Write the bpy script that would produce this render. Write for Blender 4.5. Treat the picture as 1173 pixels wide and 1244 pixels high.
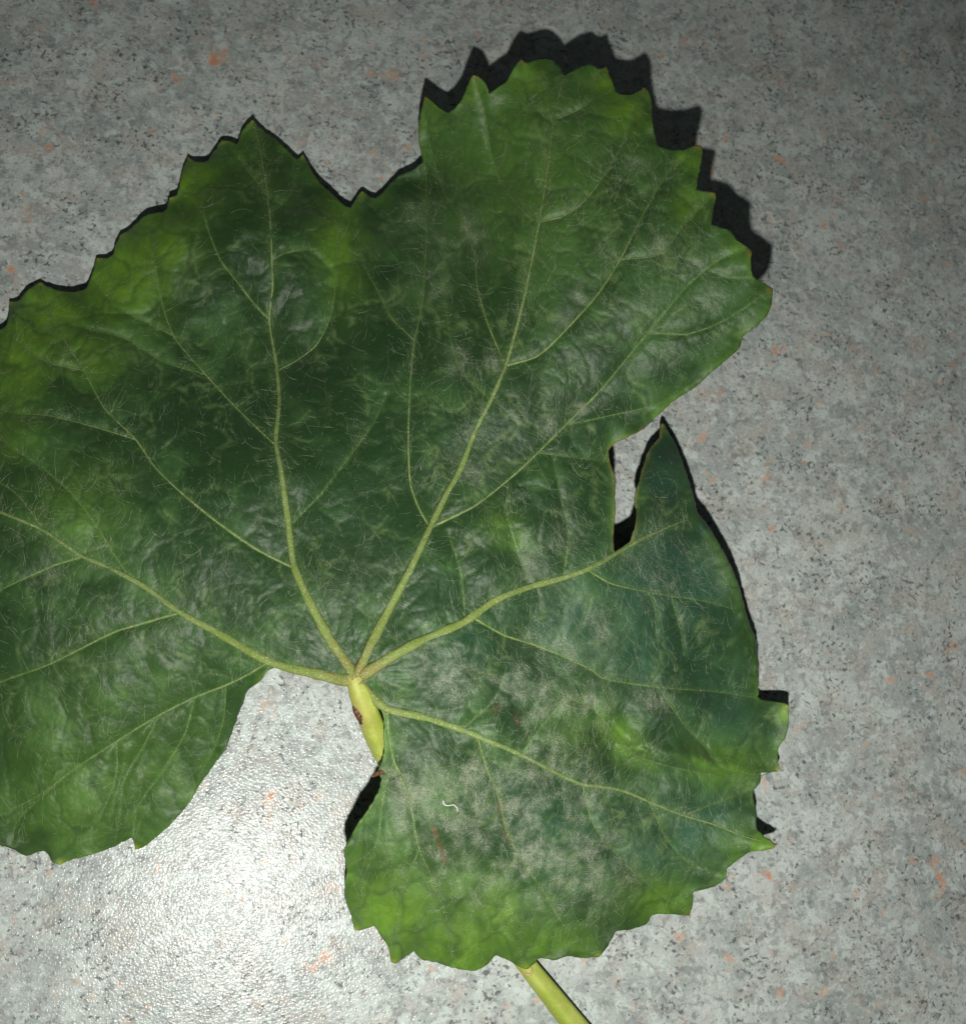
import bpy, math, random
import numpy as np
from mathutils import Matrix, Vector
from mathutils.geometry import delaunay_2d_cdt

for o in list(bpy.data.objects):
    bpy.data.objects.remove(o, do_unlink=True)
random.seed(7)
rng = np.random.default_rng(7)
S = bpy.context.scene
C = S.collection

# ------------------------------------------------------------------ camera (hand-held phone, tilted about 18 degrees)
PW, PH, FPX = 1173.0, 1244.0, 1400.0          # photo size and focal length in photo pixels
NADIR = (284.0, 960.0)                          # pixel straight below the phone
CAM_H = 0.200                                   # metres above the counter
FLASH = 0.036                                   # lens-to-flash distance on the phone
dn = np.array([NADIR[0]-PW/2, -(NADIR[1]-PH/2), -FPX]); dn /= np.linalg.norm(dn)
zw = -dn
yw = np.array([0, 1, 0]) - zw*zw[1]; yw /= np.linalg.norm(yw)
xw = np.cross(yw, zw)
M = np.array([xw, yw, zw])
CAM = np.array([0, 0, CAM_H])

def P(x, y, z):
    """photo pixel + height above the counter (metres) -> world point(s)"""
    x = np.asarray(x, float); y = np.asarray(y, float); z = np.asarray(z, float)
    v = np.stack([x-PW/2, -(y-PH/2), np.full_like(x, -FPX)], -1) @ M.T
    t = (z-CAM_H)/v[..., 2]
    return CAM + v*t[..., None]

cd = bpy.data.cameras.new('camera'); cam = bpy.data.objects.new('camera', cd); C.objects.link(cam)
cd.sensor_fit = 'HORIZONTAL'; cd.sensor_width = 36.0; cd.lens = 36.0*FPX/PW
cd.clip_start = 0.005; cd.clip_end = 20
m4 = Matrix([list(M[i])+[CAM[i]] for i in range(3)]+[[0, 0, 0, 1]])
cam.matrix_world = m4
cd.dof.use_dof = True; cd.dof.focus_distance = 0.188; cd.dof.aperture_fstop = cd.lens/1.1*0.9
S.camera = cam

# world: the dim room
w = bpy.data.worlds.new('World'); S.world = w; w.use_nodes = True
bg = w.node_tree.nodes['Background']; bg.inputs[0].default_value = (0.85, 1.0, 0.95, 1); bg.inputs[1].default_value = 0.04

# phone flash next to the lens: the one lamp
ld = bpy.data.lights.new('phone_flash', 'AREA'); ld.shape = 'DISK'; ld.size = 0.0042; ld.energy = 0.285; ld.spread = math.radians(118)
ld.color = (1.0, 0.985, 0.93)
flash = bpy.data.objects.new('phone_flash', ld); C.objects.link(flash)
Lp = CAM + M @ np.array([0, -FLASH, 0])
fm = m4.copy(); fm.translation = Vector(Lp); flash.matrix_world = fm

vs = S.view_settings; vs.view_transform = 'Standard'; vs.look = 'None'; vs.exposure = 0; vs.gamma = 1; vs.use_curve_mapping = False
S.render.resolution_x = 965; S.render.resolution_y = 1024

# ------------------------------------------------------------------ node helpers
def material(name):
    m = bpy.data.materials.new(name); m.use_nodes = True
    nt = m.node_tree
    return m, nt, nt.nodes['Principled BSDF']

class NT:
    def __init__(s, nt): s.nt = nt
    def n(s, t, **kw):
        o = s.nt.nodes.new(t)
        for k, v in kw.items(): setattr(o, k, v)
        return o
    def put(s, sock, v):
        if isinstance(v, (int, float, tuple, list)):
            if sock.type == 'RGBA' and isinstance(v, (tuple, list)) and len(v) == 3: v = tuple(v)+(1,)
            sock.default_value = v
        else: s.nt.links.new(v, sock)
    def mix(s, f, a, b, mode='MIX'):
        o = s.n('ShaderNodeMix', data_type='RGBA', blend_type=mode)
        s.put(o.inputs[0], f); s.put(o.inputs[6], a); s.put(o.inputs[7], b); return o.outputs[2]
    def math(s, op, a, b=0.0, c=0.0, clamp=False):
        o = s.n('ShaderNodeMath', operation=op, use_clamp=clamp)
        s.put(o.inputs[0], a); s.put(o.inputs[1], b); s.put(o.inputs[2], c); return o.outputs[0]
    def noise(s, vec, scale, detail=3, rough=0.55, dist=0.0):
        o = s.n('ShaderNodeTexNoise'); s.nt.links.new(vec, o.inputs['Vector'])
        o.inputs['Scale'].default_value = scale; o.inputs['Detail'].default_value = detail
        o.inputs['Roughness'].default_value = rough; o.inputs['Distortion'].default_value = dist; return o
    def voro(s, vec, scale, feature='F1', rnd=1.0):
        o = s.n('ShaderNodeTexVoronoi', feature=feature); s.nt.links.new(vec, o.inputs['Vector'])
        o.inputs['Scale'].default_value = scale; o.inputs['Randomness'].default_value = rnd; return o
    def ramp(s, f, a, b, lo=0.0, hi=1.0):
        o = s.n('ShaderNodeMapRange', interpolation_type='SMOOTHSTEP'); s.put(o.inputs[0], f)
        o.inputs[1].default_value = a; o.inputs[2].default_value = b; o.inputs[3].default_value = lo; o.inputs[4].default_value = hi
        return o.outputs[0]
    def attr(s, name): return s.n('ShaderNodeAttribute', attribute_name=name).outputs['Fac']

# ------------------------------------------------------------------ counter (speckled laminate)
def counter_material():
    m, nt, b = material('speckled_laminate'); k = NT(nt)
    co = k.n('ShaderNodeNewGeometry').outputs['Position']
    warp = k.noise(co, 500, 2); wv = k.n('ShaderNodeVectorMath', operation='MULTIPLY_ADD')
    nt.links.new(warp.outputs['Color'], wv.inputs[0]); wv.inputs[1].default_value = (.0014,)*3; nt.links.new(co, wv.inputs[2])
    v = wv.outputs[0]
    def chan(scale, detail, rough, dist, q):
        o = k.noise(v, scale, detail, rough, dist).outputs['Color']; sc = k.n('ShaderNodeSeparateColor'); nt.links.new(o, sc.inputs[0]); return sc.outputs[q]
    big = k.noise(v, 60, 4, .65).outputs['Fac']
    col = k.mix(k.ramp(big, .36, .64), (.268, .300, .284), (.380, .412, .390))
    col = k.mix(k.math('MULTIPLY', k.ramp(chan(150, 3, .6, 0, 0), .50, .62), .65), col, (.335, .315, .285))
    # pale blue-green and milky flakes
    col = k.mix(k.math('MULTIPLY', k.ramp(chan(300, 3, .6, .5, 1), .52, .63), .70), col, (.43, .485, .460))
    col = k.mix(k.math('MULTIPLY', k.ramp(chan(700, 2, .5, .3, 1), .58, .70), .50), col, (.47, .50, .475))
    # soft grey grains of several sizes
    col = k.mix(k.math('MULTIPLY', k.ramp(chan(380, 3, .62, .4, 2), .54, .64), .55), col, (.185, .200, .200))
    col = k.mix(k.math('MULTIPLY', k.ramp(chan(620, 3, .6, .3, 0), .54, .66), .60), col, (.140, .158, .153))
    col = k.mix(k.math('MULTIPLY', k.ramp(chan(560, 2, .5, .3, 1), .60, .68), .40), col, (.215, .180, .165))
    fine = chan(1500, 3, .65, .2, 0)
    col = k.mix(k.ramp(fine, .52, .68, 0, .50), col, (.150, .168, .165))
    col = k.mix(k.ramp(chan(1700, 2, .6, .2, 1), .56, .70, 0, .45), col, (.50, .54, .515))
    # dark specks, clustered
    clus = k.ramp(k.noise(v, 130, 3, .65).outputs['Fac'], .40, .66)
    spot = k.ramp(k.math('ADD', chan(1250, 2, .5, .1, 2), k.math('MULTIPLY', clus, .13)), .645, .775)
    col = k.mix(k.math('MULTIPLY', spot, .78), col, (.050, .058, .058))
    # rust-pink grains
    rz = k.math('ADD', chan(230, 2, .55, .3, 0), k.math('MULTIPLY', k.noise(v, 900, 2).outputs['Fac'], .12))
    col = k.mix(k.ramp(rz, .695, .79, 0, .60), col, (.44, .29, .21))
    col = k.mix(k.ramp(rz, .765, .85, 0, .70), col, (.44, .175, .09))
    nt.links.new(col, b.inputs['Base Color'])
    b.inputs['Roughness'].default_value = .22
    b.inputs['Specular IOR Level'].default_value = .15
    # pressed orange-peel relief
    e1 = k.noise(co, 2500, 1, .5, .2).outputs['Fac']
    e2 = k.noise(co, 800, 2, .5).outputs['Fac']
    h = k.math('ADD', k.math('MULTIPLY', e1, .9), k.math('MULTIPLY', e2, .5))
    bp = k.n('ShaderNodeBump'); bp.inputs['Strength'].default_value = 1.0; bp.inputs['Distance'].default_value = .000075
    nt.links.new(h, bp.inputs['Height']); nt.links.new(bp.outputs[0], b.inputs['Normal'])
    return m

def mesh_obj(name, verts, faces, mat, parent=None, smooth=True):
    me = bpy.data.meshes.new(name)
    me.from_pydata([tuple(v) for v in verts] if not isinstance(verts, np.ndarray) else verts.tolist(), [],
                   faces if isinstance(faces, list) else faces.tolist())
    me.update()
    if smooth: me.polygons.foreach_set('use_smooth', np.ones(len(me.polygons), bool))
    me.materials.append(mat)
    o = bpy.data.objects.new(name, me); C.objects.link(o)
    if parent: o.parent = parent
    return o

ctr = P(PW/2, PH/2, 0.0)
x0, x1, y0, y1, zt = ctr[0]-.32, ctr[0]+.32, ctr[1]-.30, ctr[1]+.30, -.03
e = .004
tv, tf = [], []
for (zz, ins) in ((zt, 0), (-e, 0), (-e*.3, e*.3), (0, e)):
    tv += [(x0+ins, y0+ins, zz), (x1-ins, y0+ins, zz), (x1-ins, y1-ins, zz), (x0+ins, y1-ins, zz)]
for r_ in range(3):
    for q in range(4): tf.append((r_*4+q, r_*4+(q+1) % 4, r_*4+4+(q+1) % 4, r_*4+4+q))
tf += [(3, 2, 1, 0), (12, 13, 14, 15)]
table = mesh_obj('countertop', tv, tf, counter_material(), smooth=False)
table['kind'] = 'structure'; table['label'] = 'speckled grey laminate countertop with rust coloured flecks'

# ------------------------------------------------------------------ the traced leaf, in photo pixels
OUT_A = """8,394 11,366 21,365 34,352 48,342 63,349 82,354 104,350 111,335 117,313 126,313 136,310 141,294 146,284 154,280 176,261 190,257 201,255 206,240
215,236 219,220 222,204 228,190 236,195 251,195 263,178 269,170 277,170 288,175 295,157 307,145 322,159 338,171 353,185 362,193 368,187 374,197 384,216 403,234
418,249 426,252 433,240 440,232 456,241 469,228 486,212 500,207 513,197 509,175 508,158 512,131 516,117 521,121 532,131 544,137 553,131 561,120 568,103
574,91 584,95 590,102 594,114 603,107 615,99 624,82 633,71 640,76 653,71 665,70 677,78 686,91 692,87 707,80 718,77 727,83 736,80 741,93 749,112 761,114
772,111 782,106 787,110 791,124 792,147 800,177 813,181 831,181 842,177 849,176 852,180 851,196 847,216 845,230 856,232 868,234 869,239 866,256 863,272
874,275 885,279 896,292 908,300 913,306 912,318 914,335 925,342 938,350 937,370 931,384 917,397 902,409 899,421 881,438 863,453 842,471 820,486 798,505
784,519 762,532 745,540 739,548 741,563 746,578 747,607 747,626 745,650 746,671"""
OUT_B = """766,658 769,648 772,638 773,621 771,607 777,581 782,563 789,545 801,531 804,516 809,526 818,545 828,575 837,606 842,626 852,638 863,656 877,681 890,709
895,727 905,760 913,779 916,799 918,825 920,846"""
OUT_C = """924,850 939,852 950,854 958,857 958,872 954,896 946,907 944,921 947,933 944,938 924,939 923,951 915,959 918,986 919,1007 928,1016 943,1025
941,1029 926,1034 911,1035 896,1045 882,1057 880,1068 865,1078 842,1084 841,1100 838,1113 815,1111 792,1112 786,1122 765,1130 748,1132 739,1149 728,1163 708,1164 688,1162
673,1167 654,1165 648,1172 639,1178 629,1174 615,1166 602,1161 592,1172 575,1180 551,1176 528,1169 512,1166 503,1156 490,1165 480,1171 475,1169 472,1153
462,1137 454,1125 440,1130 431,1131 425,1110 418,1087 421,1056 418,1034 430,1009 446,986 462,956 463,946 458,940 463,928 467,912 467,890 466,870 458,856 446,844 436,832
420,829 416,829 382,822 334,811 325,815 316,827 300,839 293,859 283,887 275,907 261,928 245,950 229,976 209,1000 189,1018 173,1030 165,1033 160,1018 141,1028
112,1038 84,1046 74,1051 64,1048 58,1038 52,1034 32,1040 16,1032 0,1027 -16,1022 -28,1030 -36,1010 -58,1000 -62,975 -88,955 -86,930 -112,900 -108,870 -130,835 -120,800
-142,760 -128,725 -146,690 -128,655 -138,615 -112,585 -116,545 -88,525 -86,490 -58,478 -52,450 -28,440 -20,418 -6,404"""
def pts(s): return [tuple(float(c) for c in t.split(',')) for t in s.split()]
A_, B_, C_ = pts(OUT_A), pts(OUT_B), pts(OUT_C)

TIPS = set()
def catmull(p, step, closed=False, alpha=.5):
    p = np.array(p, float); n = len(p); out = []; idx = []
    rngk = range(n) if closed else range(n-1)
    for i in rngk:
        p1, p2 = p[i], p[(i+1) % n]
        p0 = p[(i-1) % n] if closed or i > 0 else 2*p1-p2
        p3 = p[(i+2) % n] if closed or i+2 < n else 2*p2-p1
        L = np.hypot(*(p2-p1)[:2]); k = max(1, int(round(L/step)))
        # limit the tangents so that sharp teeth do not overshoot
        def tan(a, b_, c):
            l1, l2 = np.hypot(*(b_-a)[:2])+1e-6, np.hypot(*(c-b_)[:2])+1e-6
            t = ((b_-a)/l1+(c-b_)/l2)*.5; q_ = np.hypot(*t[:2])
            return t*(1.0 if q_ > .9 or not closed else (.15 if q_ < .8 else (q_-.78)/.12))
        t1, t2 = tan(p0, p1, p2)*L*.75, tan(p1, p2, p3)*L*.75
        if closed and i in TIPS: t1 = t1*.1
        if closed and (i+1) % n in TIPS: t2 = t2*.1
        for j in range(k):
            u = j/k
            h1, h2, h3, h4 = 2*u**3-3*u*u+1, u**3-2*u*u+u, -2*u**3+3*u*u, u**3-u*u
            out.append(h1*p1+h2*t1+h3*p2+h4*t2); idx.append(i+u)
    if not closed: out.append(p[-1]); idx.append(n-1)
    return np.array(out), np.array(idx)

raw = A_+B_+C_
tips = pts("11,366 48,342 117,313 146,284 207,238 228,190 269,170 307,145 368,187 440,232 516,117 574,91 633,71 736,80 783,106 849,176 868,234 913,306 938,350 958,857 946,936 943,1025 838,1113 728,1163 637,1177 478,1170 432,1131 165,1032 74,1050")
TIPS.update(i for i, p in enumerate(raw) if min(math.hypot(p[0]-a[0], p[1]-a[1]) for a in tips) < 3.5)
NA, NB = len(A_), len(B_)
bnd, bidx = catmull(raw, 3.6, True)
jit = rng.normal(0, .35, bnd.shape); jit[np.abs(bidx-np.round(bidx)) < 1e-6] = 0
bnd = bnd+jit

# ------------------------------------------------------------------ veins, in photo pixels: (points, start width, end width)
def V(s, w0, w1): return (pts(s), w0, w1)
VEINS = [
 (V("432,826 416,826 382,818 350,811 333,806 321,801 261,767 217,743 173,711 133,690 100,676 52,644 0,622 -60,598 -125,575", 14, 2.2),
  [V("326,804 300,820 273,833 237,847 193,869 141,901 88,936 48,966 0,990 -40,1006", 4.2, 1.2),
   V("219,744 181,755 141,767 108,783 60,807 0,829 -60,860 -100,890", 4.5, 1.2),
   V("101,676 68,686 40,698 0,717 -50,748 -110,770", 3.8, 1),
   V("174,711 150,690 118,640 88,600 40,560 -10,528 -60,510", 2.2, .8),
   V("55,646 20,600 -20,575 -70,560", 2, .8),
   V("193,869 175,905 150,950 146,985 140,1024", 2.0, .8), V("141,901 142,935 125,985 85,1040", 2.2, .8),
   V("237,847 225,890 195,940 165,985 163,1025", 1.9, .8), V("88,936 60,960 20,1000 14,1026", 1.8, .8),
   V("274,833 272,870 262,905 240,945", 1.8, .8)]),
 (V("433,824 426,813 402,779 374,727 357,687 351,642 341,570 335,538 339,488 336,446 327,387 331,350 330,312 328,266 322,216 315,178 308,150", 13, 1.8),
  [V("358,690 340,682 313,668 261,632 213,592 188,567 165,534 127,496 102,450 77,411 61,381 49,348", 5.0, 1.2),
   V("334,540 307,515 280,488 249,454 211,408 196,365 188,319 180,275", 3.6, 1.2),
   V("326,387 308,368 291,346 268,316 251,273 242,235 230,197", 3.4, 1.1),
   V("337,450 360,438 384,419 401,385 408,342 412,293 418,262", 3.2, 1.2),
   V("330,316 345,308 376,304 403,329", 2, .9), V("328,258 350,240 366,195", 1.8, .8), V("326,240 300,205 276,174", 1.8, .8),
   V("165,534 120,520 60,505 10,500 -40,480", 2.4, .9), V("211,408 180,392 140,372 112,340", 2.2, .9),
   V("102,450 60,440 20,415 10,396", 2.2, .9), V("250,455 200,440 150,410 90,395", 1.6, .8),
   V("350,640 390,600 420,560 450,520 470,480", 1.6, .7)]),
 (V("434,822 445,795 470,745 500,688 524,637 541,603 559,570 577,524 595,488 613,447 630,388 643,331 655,269 665,204 674,135 684,95", 12, 1.8),
  [V("522,640 510,620 499,590 496,530 498,469 502,423 513,365 517,308 518,250 517,204", 3.8, 1.2),
   V("502,412 477,388 457,350 442,323 432,270", 2.2, .9),
   V("612,440 592,392 580,350 576,308 561,269 542,239 527,196 517,150 516,122", 3.0, 1),
   V("647,268 626,246 607,219 596,185 588,135 577,96", 2.6, 1),
   V("525,640 577,614 623,578 653,550 687,516 726,477 787,404 834,348 874,315 908,302", 4.6, 1.2),
   V("788,404 831,406 860,398 881,388 930,355", 2.4, .9), V("860,328 885,338 912,336", 1.8, .8),
   V("615,444 653,432 695,392 726,357 753,315 780,262 810,212 847,180", 4.4, 1.2),
   V("755,315 802,308 831,272 864,238", 2.2, .9),
   V("656,269 684,262 711,242 737,208 757,173 768,139 783,108", 3.2, 1),
   V("676,143 699,135 718,121 722,93 732,82", 2.2, .9), V("673,150 650,130 634,76", 2.0, .8),
   V("654,550 700,556 735,560", 1.6, .7), V("688,516 740,505 800,490 850,462", 1.8, .7), V("596,486 560,450 545,400 540,330", 1.6, .7)]),
 (V("438,822 477,797 512,778 563,756 602,729 643,713 684,702 717,690 756,668 781,654 805,643 829,633 838,630", 13, .6),
  [V("715,693 740,708 776,717 813,724 860,731 891,740", 3.6, 1.1),
   V("576,751 613,772 648,783 683,797 715,812 733,824 769,831 813,836 867,840 920,848", 4.4, 1.2),
   V("800,835 831,881 856,907 872,930 914,955", 2.2, .9),
   V("787,718 797,745 796,772", 2.0, .9), V("815,724 827,769 831,797", 2.0, .9),
   V("643,713 625,660 615,620 618,582", 1.8, .7), V("684,702 690,650 680,600 672,560", 1.8, .7), V("565,754 560,700 545,650", 1.6, .7)]),
 (V("436,829 447,841 458,853 470,861 512,871 559,886 598,902 633,917 676,939 707,953 730,956 757,961 788,974 830,991 865,1001 903,1016 940,1026", 11, 1.8),
  [V("470,864 472,890 475,910 479,926 488,948 497,970 508,1028 532,1083 543,1118 552,1172", 4.0, 1.0),
   V("478,926 468,955 463,985 460,1013 440,1075 432,1126", 2.4, .9),
   V("580,894 590,931 606,970 615,1009 629,1040 660,1083 683,1122 711,1149 727,1162", 3.0, 1.0),
   V("628,1040 606,1075 609,1118 629,1149 637,1175", 2.2, 1),
   V("633,917 660,880 690,850 722,862 746,892 769,916 830,935 915,945 942,936", 2.4, 1.2),
   V("722,862 757,908 784,906 810,930", 2.0, .9),
   V("707,953 720,1000 760,1050 800,1085 836,1111", 2.6, .9), V("510,1030 490,1080 480,1120 478,1166", 2.2, .9),
   V("788,974 810,1020 840,1050 878,1062", 2.0, .8), V("560,887 600,850 612,820", 1.6, .7), V("830,991 870,975 915,958", 1.8, .8)]),
]

# ------------------------------------------------------------------ raster fields over the leaf (2 px cells)
GX0, GY0, ST = -180, 40, 2.0
NX, NY = 590, 590
gx = GX0+np.arange(NX)*ST; gy = GY0+np.arange(NY)*ST
XX, YY = np.meshgrid(gx, gy)

def sample(F, x, y):
    u = np.clip((np.asarray(x)-GX0)/ST, 0, NX-1.001); v = np.clip((np.asarray(y)-GY0)/ST, 0, NY-1.001)
    i = u.astype(int); j = v.astype(int); a = u-i; b = v-j
    return (F[j, i]*(1-a)+F[j, i+1]*a)*(1-b)+(F[j+1, i]*(1-a)+F[j+1, i+1]*a)*b

def fnoise(wl, seed, sharp=2.0):
    """smooth band-limited noise with about the wavelength wl (px), unit deviation"""
    r = np.random.default_rng(seed); f = np.fft.rfft2(r.normal(size=(NY, NX)))
    ky = np.fft.fftfreq(NY, ST)[:, None]; kx = np.fft.rfftfreq(NX, ST)[None]
    q = np.sqrt(kx*kx+ky*ky)*wl
    o = np.fft.irfft2(f*np.exp(-(q**sharp)), (NY, NX)); return (o-o.mean())/o.std()

def seg_field(lines, R):
    D = np.full((NY, NX), R)
    for p in lines:
        p = np.asarray(p, float)
        for a, b in zip(p[:-1], p[1:]):
            i0 = max(0, int((min(a[0], b[0])-R-GX0)/ST)); i1 = min(NX, int((max(a[0], b[0])+R-GX0)/ST)+2)
            j0 = max(0, int((min(a[1], b[1])-R-GY0)/ST)); j1 = min(NY, int((max(a[1], b[1])+R-GY0)/ST)+2)
            if i1 <= i0 or j1 <= j0: continue
            X = XX[j0:j1, i0:i1]-a[0]; Y = YY[j0:j1, i0:i1]-a[1]; d = b-a; L2 = d@d+1e-9
            t = np.clip((X*d[0]+Y*d[1])/L2, 0, 1)
            D[j0:j1, i0:i1] = np.minimum(D[j0:j1, i0:i1], np.hypot(X-t*d[0], Y-t*d[1]))
    return D

def resample(p, step=4.0): return catmull(p, step)[0]
mains = [resample(v[0][0]) for v in VEINS]
sides = [resample(s[0]) for v in VEINS for s in v[1]]
d_main = seg_field(mains, 70.0)
d_side = seg_field(sides, 50.0)
loop = np.vstack([bnd, bnd[:1]])
d_edge = seg_field([loop[::2]], 90.0)
tear = [pts("786,518 762,532 745,540 739,548 741,563 746,578 747,607 747,626 745,650 746,668"), pts("766,660 772,638 773,621 771,607 777,581 782,563 789,545 801,531 804,516")]
d_tear = seg_field(tear, 20.0)

# tertiary network: warped cells
wx, wy = fnoise(60, 11)*7+fnoise(22, 12)*2.2, fnoise(60, 13)*7+fnoise(22, 14)*2.2
def cells(spacing, seed, polar=False):
    r = np.random.default_rng(seed)
    if polar:   # cells that run across the rays from the stalk, as ladder veins do
        X = np.hypot(XX-430, YY-822)+wx
        th = (np.arctan2(YY-822, XX-430)-math.radians(98)) % (2*math.pi)
        X, Y = X/1.0, (th*330+wy)*.62
    else: X, Y = XX+wx-GX0, YY+wy-GY0
    n = int(1500/spacing)+6
    px = (np.arange(n)[None]+.5+r.uniform(-.48, .48, (n, n)))*spacing-spacing*2
    py = (np.arange(n)[:, None]+.5+r.uniform(-.48, .48, (n, n)))*spacing-spacing*2
    ci = (X/spacing+2).astype(int); cj = (Y/spacing+2).astype(int)
    f1 = np.full(X.shape, 1e9); f2 = f1.copy(); val = r.uniform(size=(n, n)); cid = np.zeros(X.shape)
    for dj in (-2, -1, 0, 1, 2):
        for di in (-2, -1, 0, 1, 2):
            i = np.clip(ci+di, 0, n-1); j = np.clip(cj+dj, 0, n-1)
            d = np.hypot(X-px[j, i], Y-py[j, i])
            cid = np.where(d < f1, val[j, i], cid)
            f2 = np.minimum(f2, np.maximum(f1, d)); f1 = np.minimum(f1, d)
    return cid, (f2-f1)*.5
c1, t1 = cells(36, 21, True)
c2, t2 = cells(11, 22)

# heights in millimetres, read from the length of the shadows and from what the leaf rests on
HT = """430,822,26 325,807,22 375,725,25 340,570,23 336,440,11.5 328,395,8.8 330,285,14.5 270,275,11.5 385,275,11.5 307,145,4.5 368,190,4.5 426,252,6 440,232,5 228,190,4 146,283,3.5 111,335,3.5 48,342,3.5 0,404,4.5
-60,480,4 -130,700,1.5 0,622,14 100,676,17 217,743,20 165,534,16 77,411,9 192,300,9.5 210,390,7.5 268,440,10.5 -90,930,0.9 0,1028,3 74,1050,2.5 165,1032,4.5 245,950,9 293,859,17 141,900,12 0,827,11
500,690,27 525,637,26 600,470,27 500,469,21 515,365,17 518,250,10 513,197,7 509,173,13 516,118,17 576,92,27 634,72,27 686,92,29 736,82,31 785,108,34 850,178,37 869,235,39 913,306,42
938,350,39 900,420,34 820,485,28 744,540,24 655,269,29 680,143,29 753,315,34 700,400,31 620,578,26 640,440,28 745,665,24 690,700,25 563,760,27 766,657,23
838,627,15 872,683,15 908,780,12 913,840,10 958,858,12 946,935,9 918,1007,12 943,1025,15 860,1000,10 840,1112,5 786,1122,7 727,1163,8 640,1176,8.5 600,1162,7 575,1180,4 480,1170,3
430,1130,4.5 418,1087,12 418,1032,20 446,986,22 462,940,23.5 468,880,24.5 559,886,25 633,917,22 606,970,20 650,1050,16 530,1080,15 750,960,14 720,860,20 750,900,14.5 790,885,19 813,836,17 715,812,20
800,720,19 830,780,16 400,640,23 430,400,15 600,830,25"""
hp = np.array(pts(HT))
def tps(q):
    with np.errstate(divide='ignore', invalid='ignore'):
        return np.where(q > 0, q*np.log(q+1e-12), 0)
n = len(hp); D2 = ((hp[:, None, :2]-hp[None, :, :2])/300.0); K = tps((D2**2).sum(-1))+np.eye(n)*.012
Q = np.c_[np.ones(n), hp[:, :2]/300.0]
sol = np.linalg.solve(np.block([[K, Q], [Q.T, np.zeros((3, 3))]]), np.r_[hp[:, 2], 0, 0, 0])
Z = sol[n]+sol[n+1]*XX/300+sol[n+2]*YY/300
for i in range(n): Z = Z+sol[i]*tps(((XX-hp[i, 0])/300)**2+((YY-hp[i, 1])/300)**2)

# the torn flap bends down on its own, free of the lobe above it
flap = (XX > 757) & (YY > -.93*(XX-798)+511) & (YY < 656) & (YY > 505) & (XX < 848)
u_ = np.clip((654-YY)/135, 0, 1); zfl = np.maximum(23-15.5*u_-.05*np.maximum(XX-790, 0)*(1-u_), 7)
wf = np.clip((654-YY)/30, 0, 1); Z = np.where(flap, Z*(1-wf)+np.minimum(zfl, Z)*wf, Z)

def blob(lst):
    o = np.zeros((NY, NX))
    for t in lst:
        x, y, r, a = t[:4]; sx = t[4] if len(t) > 4 else 1.0; ang = math.radians(t[5]) if len(t) > 5 else 0
        u = (XX-x)*math.cos(ang)+(YY-y)*math.sin(ang); v = -(XX-x)*math.sin(ang)+(YY-y)*math.cos(ang)
        o = np.maximum(o, a*np.exp(-((u/(r*sx))**2+(v/r)**2)))
    return o

edge_f = np.clip(d_edge/45, 0, 1)
rum = blob([(660, 900, 190, 1.0, 1.4), (330, 330, 120, .9), (620, 640, 110, .55), (800, 1000, 130, .8), (760, 160, 100, .35), (100, 480, 130, .5), (600, 250, 120, .5), (150, 900, 150, .18)])
quilt = 1.15*(1-np.exp(-np.minimum(d_main, d_side)/16))+.20*(1-np.exp(-(t1/6.5)**2))+.05*(1-np.exp(-(t2/2.6)**2))
Z = Z+quilt*(.25+.75*edge_f)*(.55+.75*rum)
Z = Z+(fnoise(120, 31)*.55+fnoise(48, 32)*.20)*(.35+rum)+fnoise(20, 33)*.05*(.2+rum)
Z = Z-(.085*np.exp(-(t1/1.7)**2)+.05*np.exp(-(t2/1.3)**2))*(.3+.7*edge_f)
Z = Z+.25*np.exp(-(d_main/9)**2)-.22*np.exp(-(d_side/4)**2)
# the long crease of the lower right lobe and the sheen ridges of the upper left lobe
cre = seg_field([pts("700,845 722,862 757,900 800,918 860,928 920,940")], 60.0)
cre_w = np.clip((XX-690)/70, 0, 1)*np.clip((930-XX)/60, 0, 1)
Z = Z+(1.7*np.exp(-(cre/12)**2)-.6*np.exp(-((cre-24)/12)**2))*cre_w
cre2 = seg_field([pts("560,830 600,815 650,825 690,850")], 60.0); Z = Z+1.0*np.exp(-(cre2/16)**2)
# margin: small ripple, teeth turned up a little
Z = Z+.5*np.exp(-d_edge/14)*fnoise(40, 35)
# never under the counter, and clear of the stalk that runs beneath
petp = pts("429,817 440,850 449,872 457,893 466,914 490,958 530,1022 580,1092 640,1172 672,1212 704,1252 760,1318 800,1366")
petz = [26.2, 25.6, 23.5, 20.5, 17, 10.5, 6, 3.6, 2.25, 2.0, 1.95, 1.95, 1.9]
pr = resample(petp, 8); prz = np.interp(np.linspace(0, 1, len(pr)), np.linspace(0, 1, len(petz)), petz)
dp = seg_field([pr], 60.0); zf = np.zeros_like(Z)
for (x, y), z_ in zip(pr, prz):
    if y > 950: zf = np.maximum(zf, np.where((np.abs(XX-x) < 40) & (np.abs(YY-y) < 40), (z_+2.6)*np.exp(-(((XX-x)**2+(YY-y)**2)/26.0**2)**2), 0))
Z = np.maximum(Z, zf)
soft = .45
Z = np.where(Z < 1.2, soft+np.exp((np.minimum(Z, 1.2)-1.2)/.75)*.75, Z)

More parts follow.
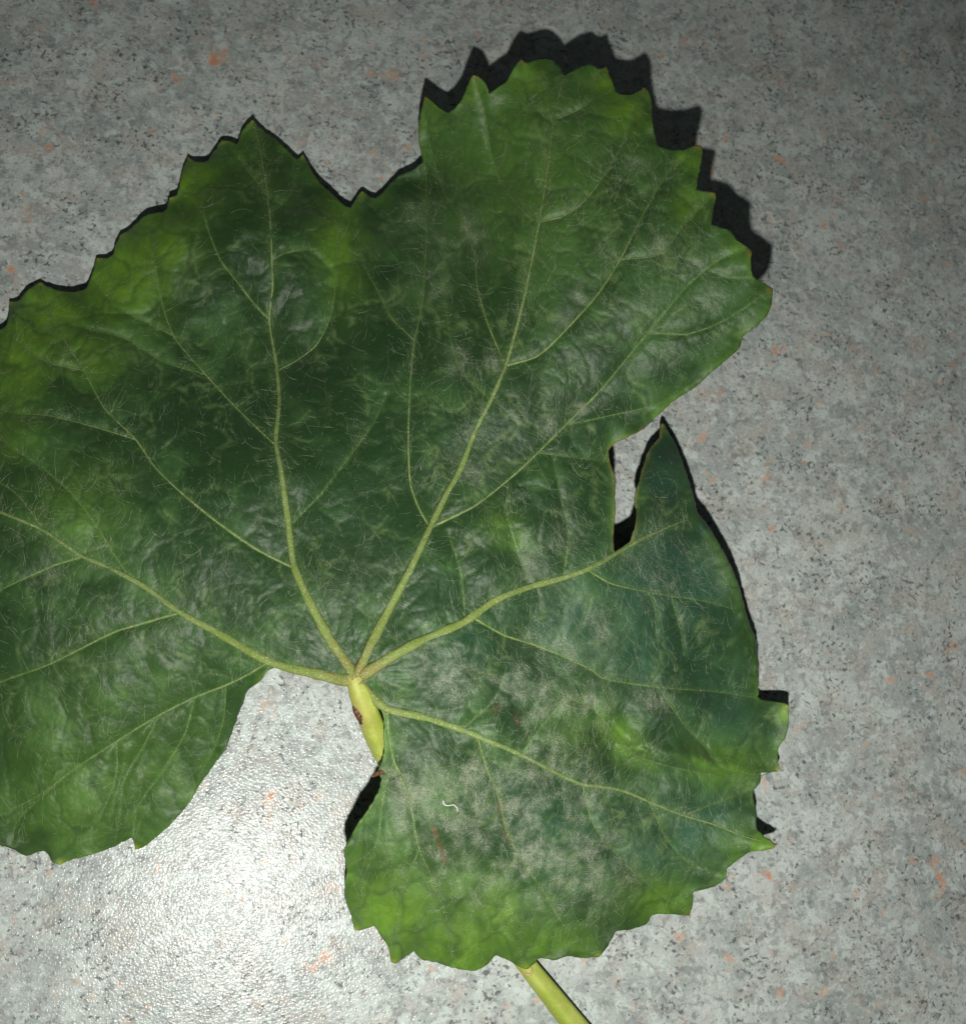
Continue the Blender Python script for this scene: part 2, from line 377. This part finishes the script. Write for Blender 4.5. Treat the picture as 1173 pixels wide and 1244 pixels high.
# pigment fields of the blade; the top lobe's lightening stands in for flash light
n1, n2, n3 = fnoise(70, 41), fnoise(24, 42), fnoise(9, 43)
ymar = blob([(140, 335, 60, 1.0), (228, 215, 42, 1.0), (60, 375, 50, 1.0), (10, 430, 55, .85), (105, 425, 45, .55), (413, 300, 26, .75, 2.4, 85), (300, 200, 60, .25), (195, 290, 45, .8),
             (12, 520, 40, .5), (765, 135, 36, .85), (640, 90, 28, .7), (735, 100, 24, .7), (840, 190, 22, .75), (838, 250, 26, .6), (520, 140, 22, .6), (575, 110, 22, .5), (895, 300, 18, .6),
             (470, 1120, 75, .9), (545, 1160, 60, 1.0), (608, 1115, 26, .85, 2.0, 80), (800, 1098, 34, .7, 1.5, 10), (880, 935, 30, .7, 1.8, 8), (755, 900, 20, .6, 3.0, 48), (925, 1026, 18, 1.0),
             (952, 868, 12, .9), (430, 1060, 40, .5), (690, 1150, 40, .4), (130, 980, 170, .30), (640, 190, 105, .30, 1.3, 80), (640, 1160, 60, .6), (560, 1110, 60, .5), (715, 870, 40, .25), (905, 1035, 40, .4), (610, 640, 22, .35), (620, 655, 16, .4), (95, 620, 60, .3),  # the wide top-lobe patch brightens it in place of flash light
             (700, 885, 30, .3), (520, 100, 16, .5), (850, 930, 20, .5)])
ymar = np.maximum(ymar, np.exp(-d_edge/7)*.5*np.clip(.7+.5*n1, 0, 1))
yel = np.clip(ymar*(.82+.40*c1+.16*(c2-.5)+.10*n2)*(1.0-.22*np.exp(-(t1/1.6)**2)), 0, 1)
mil = blob([(540, 815, 34, .95, 1.3, 20), (620, 835, 26, .9), (645, 850, 30, .7), (712, 850, 30, .75), (722, 765, 20, .7), (645, 1010, 75, .95, 1.3, 10), (560, 1000, 55, .7), (700, 1040, 60, .85),
            (520, 1000, 50, .75, 1.6, 75), (575, 1085, 40, .5), (660, 950, 50, .7), (720, 985, 40, .65), (575, 290, 11, 1.0, 2.4, 72), (700, 355, 11, .9), (688, 385, 12, .5), (665, 515, 13, .8),
            (705, 498, 9, 1.0), (648, 682, 18, .85), (575, 575, 16, .5), (525, 345, 18, .5), (505, 265, 22, .45), (555, 440, 16, .6), (600, 440, 12, .6), (770, 200, 12, .4), (800, 300, 14, .5),
            (690, 650, 18, .5), (560, 940, 45, .5), (500, 930, 40, .5), (790, 850, 22, .5), (430, 700, 40, .2), (60, 700, 20, .35), (540, 300, 20, .45), (690, 790, 60, .35), (880, 690, 30, .35), (790, 690, 40, .3)])
mil = np.clip(mil*(.75+.4*n2+.25*n3), 0, 1)
blue = np.clip(blob([(820, 700, 90, .9), (800, 780, 80, .7), (815, 580, 50, .9), (850, 985, 70, .85), (790, 1040, 60, .6), (880, 850, 60, .6), (680, 1000, 80, .35), (560, 780, 60, .35), (700, 760, 60, .6)])*(.9+.2*n1), 0, 1)
tipf = blob([(x, y, 5.5, 1.0) for x, y in tips])
strong = blob([(x, y, 5.0, 1.0) for x, y in pts("516,117 574,91 633,71 736,80 784,106 849,176 868,235 913,306 943,1026 838,1113 228,190 938,350")])
scar = np.clip(np.exp(-(seg_field([pts("526,1005 532,1020 537,1035 541,1048"), pts("606,975 611,1000 618,1022"), pts("626,868 629,880"), pts("604,858 600,866")], 12.0)/1.9)**2)*(.8+.3*n3), 0, 1)
tearf = np.clip(np.exp(-(d_tear/1.9)**2)*(.75+.3*n3), 0, 1)
lite = np.clip(.42+.75*blob([(650, 190, 120, 1.0, 1.3, 80), (830, 330, 90, .55)])-.36*blob([(400, 620, 170, 1.0, 1.5)])+.16*n1+.06*n2+.20*(c1-.5)+.16*(c2-.5), 0, 1)  # top lobe coloured lighter instead of sloping towards the flash; centre darker

# ------------------------------------------------------------------ materials of the leaf
def leaf_material():
    m, nt, b = material('grape_leaf_blade'); k = NT(nt)
    co = k.n('ShaderNodeNewGeometry').outputs['Position']
    A = k.attr
    nz = k.noise(co, 420, 4, .65).outputs['Fac']; nf = k.noise(co, 2600, 3, .6).outputs['Fac']
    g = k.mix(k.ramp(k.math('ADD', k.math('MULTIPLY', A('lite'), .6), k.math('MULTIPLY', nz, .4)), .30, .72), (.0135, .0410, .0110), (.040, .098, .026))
    g = k.mix(k.math('MULTIPLY', A('blue'), .75), g, (.028, .088, .060))
    g = k.mix(k.math('MULTIPLY', A('yellow'), .82), g, (.135, .275, .018))
    # net veins: shade of the grooves put into the colour, then pale lines beside
    g = k.mix(k.math('MULTIPLY', A('net'), .38), g, (.011, .034, .009))
    g = k.mix(k.math('MULTIPLY', A('pale'), k.ramp(nz, .40, .60, .05, .70)), g, (.105, .17, .055))
    g = k.mix(k.math('MULTIPLY', A('halo'), .38), g, (.075, .150, .035))
    # fine speckle of stomata and dust
    g = k.mix(k.ramp(nf, .58, .75, 0, .22), g, (.11, .15, .085))
    # powdery mildew bloom
    pw = k.ramp(k.noise(co, 3600, 3, .7).outputs['Fac'], .40, .62)
    mf = k.math('MULTIPLY', A('mildew'), k.math('MULTIPLY_ADD', pw, .34, .05))
    g = k.mix(mf, g, (.34, .37, .29))
    g = k.mix(k.math('MULTIPLY', A('tip'), .6), g, (.30, .34, .04))
    g = k.mix(k.math('MULTIPLY', A('brown'), .85), g, (.115, .050, .022))
    g = k.mix(k.math('MULTIPLY', A('tear'), .75), g, (.22, .19, .05))
    nt.links.new(g, b.inputs['Base Color'])
    r = k.math('MULTIPLY_ADD', A('mildew'), .25, .47); r = k.math('ADD', r, k.math('MULTIPLY', nz, .12))
    nt.links.new(r, b.inputs['Roughness'])
    b.inputs['Specular IOR Level'].default_value = .36
    b.inputs['Sheen Weight'].default_value = .05; b.inputs['Sheen Roughness'].default_value = .5
    b.inputs['Sheen Tint'].default_value = (.8, .9, .8, 1)
    bp = k.n('ShaderNodeBump'); bp.inputs['Strength'].default_value = .6; bp.inputs['Distance'].default_value = .00008
    h = k.math('ADD', k.noise(co, 1500, 3, .6).outputs['Fac'], k.math('MULTIPLY', k.voro(co, 1900).outputs['Distance'], -.7))
    nt.links.new(h, bp.inputs['Height']); nt.links.new(bp.outputs[0], b.inputs['Normal'])
    # a little light passes through the thin blade
    tr = k.n('ShaderNodeBsdfTranslucent'); nt.links.new(k.mix(.5, g, (.10, .22, .02)), tr.inputs[0])
    mx = k.n('ShaderNodeMixShader'); mx.inputs[0].default_value = .10
    out = nt.nodes['Material Output']
    nt.links.new(b.outputs[0], mx.inputs[1]); nt.links.new(tr.outputs[0], mx.inputs[2]); nt.links.new(mx.outputs[0], out.inputs[0])
    return m

def vein_material():
    m, nt, b = material('leaf_vein'); k = NT(nt)
    co = k.n('ShaderNodeNewGeometry').outputs['Position']
    nz = k.noise(co, 700, 3, .6).outputs['Fac']
    thick = k.attr('thick')
    c = k.mix(k.ramp(nz, .35, .65), (.085, .140, .038), (.150, .205, .070))
    c = k.mix(k.ramp(k.math('ADD', thick, k.math('MULTIPLY', k.noise(co, 130, 2).outputs['Fac'], .30)), .20, .42), (.065, .125, .030), c)
    c = k.mix(k.ramp(thick, .25, .85), c, (.120, .168, .033))
    c = k.mix(k.math('MULTIPLY', k.attr('red'), k.ramp(nz, .40, .60, .15, .8)), c, (.175, .105, .040))
    c = k.mix(k.ramp(k.noise(co, 900, 4, .7, .5).outputs['Fac'], .52, .66, 0, .5), c, (.075, .115, .025))
    c = k.mix(k.ramp(k.noise(co, 4200, 2).outputs['Fac'], .54, .68, 0, .5), c, (.36, .38, .24))
    nt.links.new(c, b.inputs['Base Color']); b.inputs['Roughness'].default_value = .62; b.inputs['Specular IOR Level'].default_value = .2
    bp = k.n('ShaderNodeBump'); bp.inputs['Strength'].default_value = .5; bp.inputs['Distance'].default_value = .0001
    nt.links.new(k.noise(co, 2500, 3).outputs['Fac'], bp.inputs['Height']); nt.links.new(bp.outputs[0], b.inputs['Normal'])
    return m

def stalk_material():
    m, nt, b = material('leaf_stalk'); k = NT(nt)
    co = k.n('ShaderNodeNewGeometry').outputs['Position']
    nz = k.noise(co, 260, 3, .6).outputs['Fac']
    c = k.mix(k.ramp(nz, .35, .68), (.245, .310, .042), (.335, .385, .085))
    c = k.mix(k.math('MULTIPLY', k.attr('streak'), .55), c, (.235, .235, .050))
    c = k.mix(k.math('MULTIPLY', k.attr('red'), .65), c, (.26, .20, .075))
    c = k.mix(k.ramp(k.noise(co, 3000, 2).outputs['Fac'], .58, .72, 0, .35), c, (.46, .48, .22))
    nt.links.new(c, b.inputs['Base Color']); b.inputs['Roughness'].default_value = .55; b.inputs['Specular IOR Level'].default_value = .22
    b.inputs['Subsurface Weight'].default_value = .15; b.inputs['Subsurface Radius'].default_value = (.6, .8, .2); b.inputs['Subsurface Scale'].default_value = .001
    bp = k.n('ShaderNodeBump'); bp.inputs['Strength'].default_value = .35; bp.inputs['Distance'].default_value = .0002
    nt.links.new(k.noise(co, 1600, 3).outputs['Fac'], bp.inputs['Height']); nt.links.new(bp.outputs[0], b.inputs['Normal'])
    return m

def plain(name, col, col2, rough=.6, scale=900):
    m, nt, b = material(name); k = NT(nt)
    co = k.n('ShaderNodeNewGeometry').outputs['Position']
    nt.links.new(k.mix(k.ramp(k.noise(co, scale, 3).outputs['Fac'], .35, .65), col, col2), b.inputs['Base Color'])
    b.inputs['Roughness'].default_value = rough; b.inputs['Specular IOR Level'].default_value = .3
    return m

M_BLADE, M_VEIN, M_STALK = leaf_material(), vein_material(), stalk_material()
M_HAIR = plain('leaf_hair', (.30, .35, .22), (.52, .55, .42), .6, 1200)
M_MILDEW = plain('powdery_mildew', (.30, .34, .24), (.52, .53, .42), .8, 1500)
M_BROWN = plain('dry_brown', (.040, .018, .009), (.095, .040, .018), .55, 1500)
M_DRY = plain('dry_tendril', (.38, .30, .12), (.24, .13, .05), .55, 900)
M_FIBRE = plain('white_fibre', (.48, .49, .44), (.60, .60, .55), .6, 900)

# ------------------------------------------------------------------ grape leaf
leaf = bpy.data.objects.new('grape_leaf', None); C.objects.link(leaf)
leaf['label'] = 'large dark green grape leaf with grey powdery mildew and yellow-green stalk lying on the countertop'
leaf['category'] = 'leaf'
leaf.empty_display_size = .02
base = P(430, 822, 0.0); leaf.location = base
bpy.context.view_layer.update()
def child(o, parent):
    """parent while keeping world coordinates baked in the mesh"""
    o.parent = parent; o.matrix_parent_inverse = Matrix.Translation(-Vector(base)); return o

# blade mesh: constrained triangulation of the outline with an even scatter of points inside
poly = bnd
def inside(x, y):
    c = np.zeros(len(x), bool); px, py = poly[:, 0], poly[:, 1]; qx, qy = np.roll(px, -1), np.roll(py, -1)
    for a, b_, c_, d_ in zip(px, py, qx, qy):
        if b_ == d_: continue
        hit = ((b_ > y) != (d_ > y)) & (x < (c_-a)*(y-b_)/(d_-b_)+a)
        c ^= hit
    return c
sp = 4.4
yy = np.arange(60, 1190, sp*.866); gp = []
for r_, y in enumerate(yy):
    xs = np.arange(-150, 970, sp)+(sp/2 if r_ % 2 else 0); gp.append(np.c_[xs, np.full_like(xs, y)])
gp = np.vstack(gp); gp += rng.uniform(-.7, .7, gp.shape)
gp = gp[sample(d_edge, gp[:, 0], gp[:, 1]) > 2.6]
gp = gp[inside(gp[:, 0], gp[:, 1])]
nb = len(bnd)
allp = np.vstack([bnd, gp])
res = delaunay_2d_cdt([Vector(p) for p in allp.tolist()], [(i, (i+1) % nb) for i in range(nb)], [], 1, 1e-4)
vx = np.array([tuple(v) for v in res[0]]); fc = np.array([tuple(f) for f in res[2]])
cen = vx[fc].mean(1); keep = inside(cen[:, 0], cen[:, 1]); fc = fc[keep]
# one midpoint subdivision
def subdiv(v, f):
    ed = np.sort(np.vstack([f[:, [0, 1]], f[:, [1, 2]], f[:, [2, 0]]]), 1)
    u, inv = np.unique(ed, axis=0, return_inverse=True); inv = inv.reshape(-1)
    mid = (v[u[:, 0]]+v[u[:, 1]])/2; nV, nF = len(v), len(f)
    a, b_, c_ = inv[:nF]+nV, inv[nF:2*nF]+nV, inv[2*nF:]+nV
    return np.vstack([v, mid]), np.vstack([np.c_[f[:, 0], a, c_], np.c_[a, f[:, 1], b_], np.c_[c_, b_, f[:, 2]], np.c_[a, b_, c_]])
vx, fc = subdiv(vx, fc)
zz = sample(Z, vx[:, 0], vx[:, 1])
W3 = P(vx[:, 0], vx[:, 1], zz/1000)
# orient upward
nrm = np.cross(W3[fc[:, 1]]-W3[fc[:, 0]], W3[fc[:, 2]]-W3[fc[:, 0]])
flip = nrm[:, 2] < 0; fc[flip] = fc[flip][:, ::-1]
# the right edge of the lower lobe rolls under: extra rows swept from that stretch of the margin
sel = np.where((bidx >= NA+NB-17) & (bidx <= NA+NB-1+.2))[0]
st = bnd[sel]; st = np.vstack([np.stack([st[:-1], (st[:-1]+st[1:])/2], 1).reshape(-1, 2), st[-1:]]); tg = np.gradient(st, axis=0); nv = np.c_[tg[:, 1], -tg[:, 0]]; nv /= np.linalg.norm(nv, axis=1)[:, None]
if nv[:, 0].mean() < 0: nv = -nv
zs = sample(Z, st[:, 0], st[:, 1]); ease = np.sin(np.linspace(0, math.pi, len(st)))**.45
rows = []; R_mm = .9*ease+.02
for q in range(0, 8):
    th = math.radians(22*q)
    offpx = nv*(R_mm*math.sin(th)/.142)[:, None]; dz = R_mm*(1-math.cos(th))*1.25
    rows.append((st+offpx, zs-dz))
ev = np.vstack([P(a[:, 0], a[:, 1], np.maximum(b_, .5)/1000) for a, b_ in rows]); epx = np.vstack([a for a, _ in rows])
L = len(st); off = len(W3); ef = []
for q in range(7):
    for i in range(L-1):
        a, b_, c_, d_ = off+q*L+i, off+q*L+i+1, off+(q+1)*L+i+1, off+(q+1)*L+i
        ef += [(a, b_, c_), (a, c_, d_)]
ef = np.array(ef)
near = {(round(a, 2), round(b_, 2)): i for i, (a, b_) in enumerate(vx.tolist())}
weld = np.array([near.get((round(a, 2), round(b_, 2)), -1) for a, b_ in st.tolist()])
for i in np.where(weld < 0)[0]: weld[i] = np.argmin(((vx-st[i])**2).sum(1))
ef = np.where((ef >= off) & (ef < off+L), weld[np.clip(ef-off, 0, L-1)], ef)
W3 = np.vstack([W3, ev]); vx = np.vstack([vx, np.vstack([st]*8)])
if np.cross(W3[ef[:2*L, 1]]-W3[ef[:2*L, 0]], W3[ef[:2*L, 2]]-W3[ef[:2*L, 0]])[:, 2].sum() < 0: ef = ef[:, ::-1]
fc = np.vstack([fc, ef])
blade = mesh_obj('blade', W3, fc, M_BLADE)
import bmesh
bm = bmesh.new(); bm.from_mesh(blade.data)
def attr(me, name, F):
    a = me.attributes.new(name, 'FLOAT', 'POINT'); a.data.foreach_set('value', np.ascontiguousarray(F, dtype=np.float32))
me = blade.data
sx, sy = vx[:, 0], vx[:, 1]
net = np.clip(np.exp(-(t1/1.3)**2)*.9+.62*np.exp(-(t2/1.0)**2), 0, 1)
pale = np.clip(np.exp(-((t1-2.4)/1.2)**2), 0, 1)*np.clip(.4+.6*fnoise(60, 44), 0, 1)
halo = np.clip(.8*np.exp(-d_main/7)+.7*np.exp(-d_side/3.5), 0, 1)
for nm, F in (('lite', lite), ('yellow', yel), ('mildew', mil), ('blue', blue), ('tip', tipf), ('brown', np.maximum(strong*.9, scar)), ('tear', tearf), ('net', net), ('pale', pale), ('halo', halo)):
    attr(me, nm, sample(F, sx, sy))
bm.free()
sd = blade.modifiers.new('thickness', 'SOLIDIFY'); sd.thickness = .00030; sd.offset = -1
child(blade, leaf)

# veins: tapered ridges along the blade
def tube(path3, rad, up=None, seg=8, flat=1.0, cap=True):
    p = np.asarray(path3); t = np.gradient(p, axis=0); t /= np.linalg.norm(t, axis=1)[:, None]
    u = np.tile([0, 0, 1.0], (len(p), 1)); s_ = np.cross(t, u); s_ /= np.linalg.norm(s_, axis=1)[:, None]; u = np.cross(s_, t)
    a = np.arange(seg)/seg*2*math.pi
    vv = p[:, None]+rad[:, None, None]*(np.cos(a)[None, :, None]*s_[:, None]+flat*np.sin(a)[None, :, None]*u[:, None])
    vv = vv.reshape(-1, 3); ff = []
    for i in range(len(p)-1):
        for j in range(seg):
            ff.append((i*seg+j, i*seg+(j+1) % seg, (i+1)*seg+(j+1) % seg, (i+1)*seg+j))
    if cap: ff += [tuple(range(seg))[::-1], tuple(range((len(p)-1)*seg, len(p)*seg))]
    return vv, ff
def make_vein(name, spec, parent, main):
    p = resample(spec[0], 3.0)
    z = sample(Z, p[:, 0], p[:, 1])
    if main:
        # the vein bases meet on the stalk's head
        k_ = 5; z = np.convolve(np.pad(z, k_, 'edge'), np.ones(2*k_+1)/(2*k_+1), 'valid')
    u = np.linspace(0, 1, len(p))
    wpx = (spec[2]+(spec[1]-spec[2])*(1-u)**((1.7 if spec[2] > 1 else .7) if main else 1.15))*(.92 if main else .74)
    wpx = wpx*(1+.10*np.interp(np.arange(len(p)), np.arange(0, len(p)+9, 4), rng.normal(size=len(np.arange(0, len(p)+9, 4)))))
    r_ = wpx*.140/2/1000
    z = z/1000+r_*(.30 if main else .25)
    vv, ff = tube(P(p[:, 0], p[:, 1], z), r_, flat=.6, seg=10 if main else 6)
    ff = [f[::-1] for f in ff]
    o = mesh_obj(name, vv, ff, M_VEIN); sg = 10 if main else 6
    attr(o.data, 'thick', np.repeat(np.clip(wpx/12, 0, 1), sg))
    dj = np.hypot(p[:, 0]-432, p[:, 1]-824)
    attr(o.data, 'red', np.repeat(np.exp(-(dj/45)**2)*.9, sg))
    child(o, parent)
    return o
for mspec, slist in VEINS:
    mv = make_vein('main_vein', mspec, leaf, True)
    for s_ in slist:
        o = make_vein('side_vein', s_, leaf, False)
        o.parent = mv; o.matrix_parent_inverse = Matrix.Identity(4)
        # both meshes hold world coordinates: the main vein's own matrix is the identity

# stalk (petiole)
pp = resample(petp, 5); zz_ = np.interp(np.linspace(0, 1, len(pp)), np.linspace(0, 1, len(petz)), petz)
# arc-length true heights: interpolate over the control points' arc length
al = np.r_[0, np.cumsum(np.hypot(*np.diff(np.array(petp), axis=0).T))]; alp = np.r_[0, np.cumsum(np.hypot(*np.diff(pp, axis=0).T))]
zz_ = np.interp(alp, al, petz); kk = 4; zz_ = np.convolve(np.pad(zz_, kk, 'edge'), np.ones(2*kk+1)/(2*kk+1), 'valid')
rad = np.interp(alp, [0, 12, 40, 75, 120, 300, 420, 520, 640], [1.2, 1.4, 1.72, 1.8, 1.6, 1.4, 1.62, 2.0, 2.2])/1000
zz_ = np.maximum(zz_, rad*1000*.94-.02)
pc = P(pp[:, 0], pp[:, 1], zz_/1000)
vv, ff = tube(pc, rad, seg=24, flat=.95)
ringa = np.tile(np.arange(24)/24*2*math.pi, len(pp))
rr = 1+.035*np.cos(ringa*5+.6)+.02*np.cos(ringa*3)
vv = np.repeat(pc, 24, 0)+(vv-np.repeat(pc, 24, 0))*rr[:, None]
pet = mesh_obj('petiole', vv, [f[::-1] for f in ff], M_STALK)
attr(pet.data, 'streak', np.clip(np.cos(ringa*5+.6+math.pi)*.5+.3, 0, 1))
dj = np.repeat(alp, 24); attr(pet.data, 'red', np.clip(np.exp(-((dj-45)/22)**2)*np.clip(np.cos(ringa-.5), 0, 1)+.8*np.exp(-(dj/16)**2), 0, 1))
child(pet, leaf)

def flake(name, px, wmm, zoff, mat, parent, z=None, zf_=None):
    p = resample(px, 1.5); u = np.linspace(0, 1, len(p))
    r_ = wmm/2/1000*np.sqrt(np.clip(np.sin(np.pi*np.clip(u, .02, .98)), .05, 1))
    zz2 = (sample(Z, p[:, 0], p[:, 1]) if zf_ is None else zf_(p))/1000+zoff/1000
    a, f = tube(P(p[:, 0], p[:, 1], zz2), r_, seg=8, flat=.6)
    o = mesh_obj(name, a, [q[::-1] for q in f], mat); child(o, leaf)
    if parent is not leaf: o.parent = parent; o.matrix_parent_inverse = Matrix.Identity(4)
    return o
# brown scar sunk in the stalk's side and the dry hook where the tooth meets the stalk
def stalkz(p):
    d = np.hypot(p[:, None, 0]-pp[None, :, 0], p[:, None, 1]-pp[None, :, 1]); i = d.argmin(1)
    rr_ = rad[i]*1000; dd = np.clip(d.min(1)*.135/rr_, 0, .97)
    return zz_[i]+rr_*.95*np.sqrt(1-dd*dd)
o = flake('scar', pts("429,856 433,862 437,868 440,875 439,882"), 1.5, -.2, M_BROWN, pet, zf_=stalkz); o['label'] = 'dark brown scar on the side of the stalk'
o = flake('tendril_hook', pts("634,1176 637,1182 642,1185 646,1182 645,1176 641,1173"), .38, .18, M_DRY, pet, zf_=stalkz); o['label'] = 'dry brown hook where a leaf tooth meets the stalk'
o = flake('withered_scale', pts("452,944 458,940 463,938 468,941"), .7, .1, M_BROWN, leaf); o['label'] = 'withered brown scale at the edge of the stalk notch'

# ------------------------------------------------------------------ hairs of the leaf and threads of mildew
def hairs(name, N, weight, lmin, lmax, r0, r1, curl, mat, lift, seed, nseg=5, flow=.5, z0=None):
    r = np.random.default_rng(seed)
    wgt = weight.copy(); wgt[(d_edge < 3)] = 0
    ins = inside(XX.ravel(), YY.ravel()).reshape(XX.shape) if not hasattr(hairs, 'ins') else hairs.ins
    hairs.ins = ins
    wgt = wgt*ins; cdf = np.cumsum(wgt.ravel()); cdf /= cdf[-1]
    k = np.searchsorted(cdf, r.uniform(size=N)); x = XX.ravel()[k]+r.uniform(-1, 1, N); y = YY.ravel()[k]+r.uniform(-1, 1, N)
    ang = sample(FLOW, x, y)*flow+math.pi/2+r.normal(0, .55/ max(flow, .2) if flow < .4 else .6, N)
    ln = r.uniform(0, 1, N)**1.8*(lmax-lmin)+lmin; cv = r.normal(0, curl, N); X = [x]; Y = [y]
    for s_ in range(nseg):
        a = ang+cv*(s_-nseg/2)+r.normal(0, curl*.6, N); x = x+np.cos(a)*ln/nseg; y = y-np.sin(a)*ln/nseg; X.append(x); Y.append(y)
    X = np.array(X).T; Y = np.array(Y).T
    ok = (sample(d_edge, X[:, -1], Y[:, -1]) > 2) & inside(X[:, -1], Y[:, -1]) & inside(X[:, nseg//2], Y[:, nseg//2]); X, Y = X[ok], Y[ok]; N = len(X)
    up = lift*r.uniform(.15, 1, N)[:, None]*np.sin(np.linspace(.05, 2.6, nseg+1))[None]
    pt = P(X, Y, (sample(Z if z0 is None else Z+z0, X, Y)+up+r0*.4)/1000)
    t = np.gradient(pt, axis=1); t /= np.linalg.norm(t, axis=2, keepdims=True)+1e-12
    s_ = np.cross(t, np.array([0, 0, 1.0])); s_ /= np.linalg.norm(s_, axis=2, keepdims=True)+1e-12; u = np.cross(s_, t)
    rd = (r.uniform(r0, r1, N)[:, None]*np.linspace(1, .45, nseg+1)[None])[..., None]/1000
    ring = np.stack([pt+rd*(math.cos(q)*s_+math.sin(q)*u) for q in (math.pi/2, math.pi*7/6, math.pi*11/6)], 2)   # N,seg+1,3,3
    vv = ring.reshape(-1, 3); b0 = (np.arange(N)*(nseg+1)*3)[:, None, None]+(np.arange(nseg)*3)[None, :, None]
    j = np.arange(3)[None, None]; j2 = (j+1) % 3
    q4 = np.stack(np.broadcast_arrays(b0+j, b0+j2, b0+3+j2, b0+3+j), -1).reshape(-1, 4)
    me = bpy.data.meshes.new(name); me.vertices.add(len(vv)); me.vertices.foreach_set('co', vv.ravel())
    me.loops.add(len(q4)*4); me.loops.foreach_set('vertex_index', q4.ravel().astype(np.int32))
    me.polygons.add(len(q4)); me.polygons.foreach_set('loop_start', np.arange(len(q4))*4)
    me.update(calc_edges=True); me.materials.append(mat)
    o = bpy.data.objects.new(name, me); C.objects.link(o); child(o, leaf); o['kind'] = 'stuff'
    return o
FLOW = fnoise(140, 61)*.8
den = .10+.9*np.clip(mil, 0, 1)*.6+.5*np.exp(-d_main/9)+.32*np.exp(-d_side/6)+.5*blob([(780, 300, 130, .8, 1.2, 70), (690, 560, 120, .7), (800, 680, 110, .9), (700, 920, 140, .8), (120, 720, 130, .35), (590, 500, 90, .5)])
den = den*np.clip(1+.5*fnoise(30, 62), .1, 3)*(1-.75*blob([(300, 300, 140, 1.0)]))
o = hairs('hair', 9500, den, 5, 36, .007, .017, .16, M_HAIR, .25, 71, 6, .6); o['label'] = 'fine pale cobweb hairs on the leaf surface'
o = hairs('mildew', 17000, mil**1.7*np.clip(.75+.6*n2+.4*n3, 0, 3)+.006, 1.2, 5.5, .009, .018, .6, M_MILDEW, .20, 72, 3, .1); o['label'] = 'patches of grey powdery mildew threads'

bump_ = .42*np.exp(-(d_main/4.5)**2)*np.clip(1.25-np.hypot(XX-430, YY-822)/420, .25, 1)
o = hairs('vein_hair', 3000, (np.exp(-(d_main/5.0)**2)+.35*np.exp(-(d_side/3.0)**2))*(.35+1.2*np.exp(-np.hypot(XX-440, YY-815)/120)), 2, 11, .008, .016, .3, M_HAIR, .35, 73, 4, .1, bump_)
o['label'] = 'short pale hairs fringing the veins'

# the curled white fibre that lies on the leaf
fp = resample(pts("538,973 540,978 545,979 551,978 555,982 556,986"), 1.2)
vv, ff = tube(P(fp[:, 0], fp[:, 1], (sample(Z, fp[:, 0], fp[:, 1])+.05)/1000), np.full(len(fp), .000075), seg=6)
fb = mesh_obj('fibre', vv, [f[::-1] for f in ff], M_FIBRE)
fb['label'] = 'tiny curled white fibre lying on the mildewed part of the leaf'; fb['category'] = 'fibre'

# where does the flash reflect? (printed for tuning only)
Lm = Lp*np.array([1, 1, -1]); tt = CAM[2]/(CAM[2]-Lm[2]); hp_ = CAM+(Lm-CAM)*tt; vc = M.T @ (hp_-CAM)
print('HIGHLIGHT px', PW/2-vc[0]/vc[2]*FPX, PH/2+vc[1]/vc[2]*FPX, 'lamp', Lp, 'blade', len(W3), len(fc), 'zmin', W3[:, 2].min())
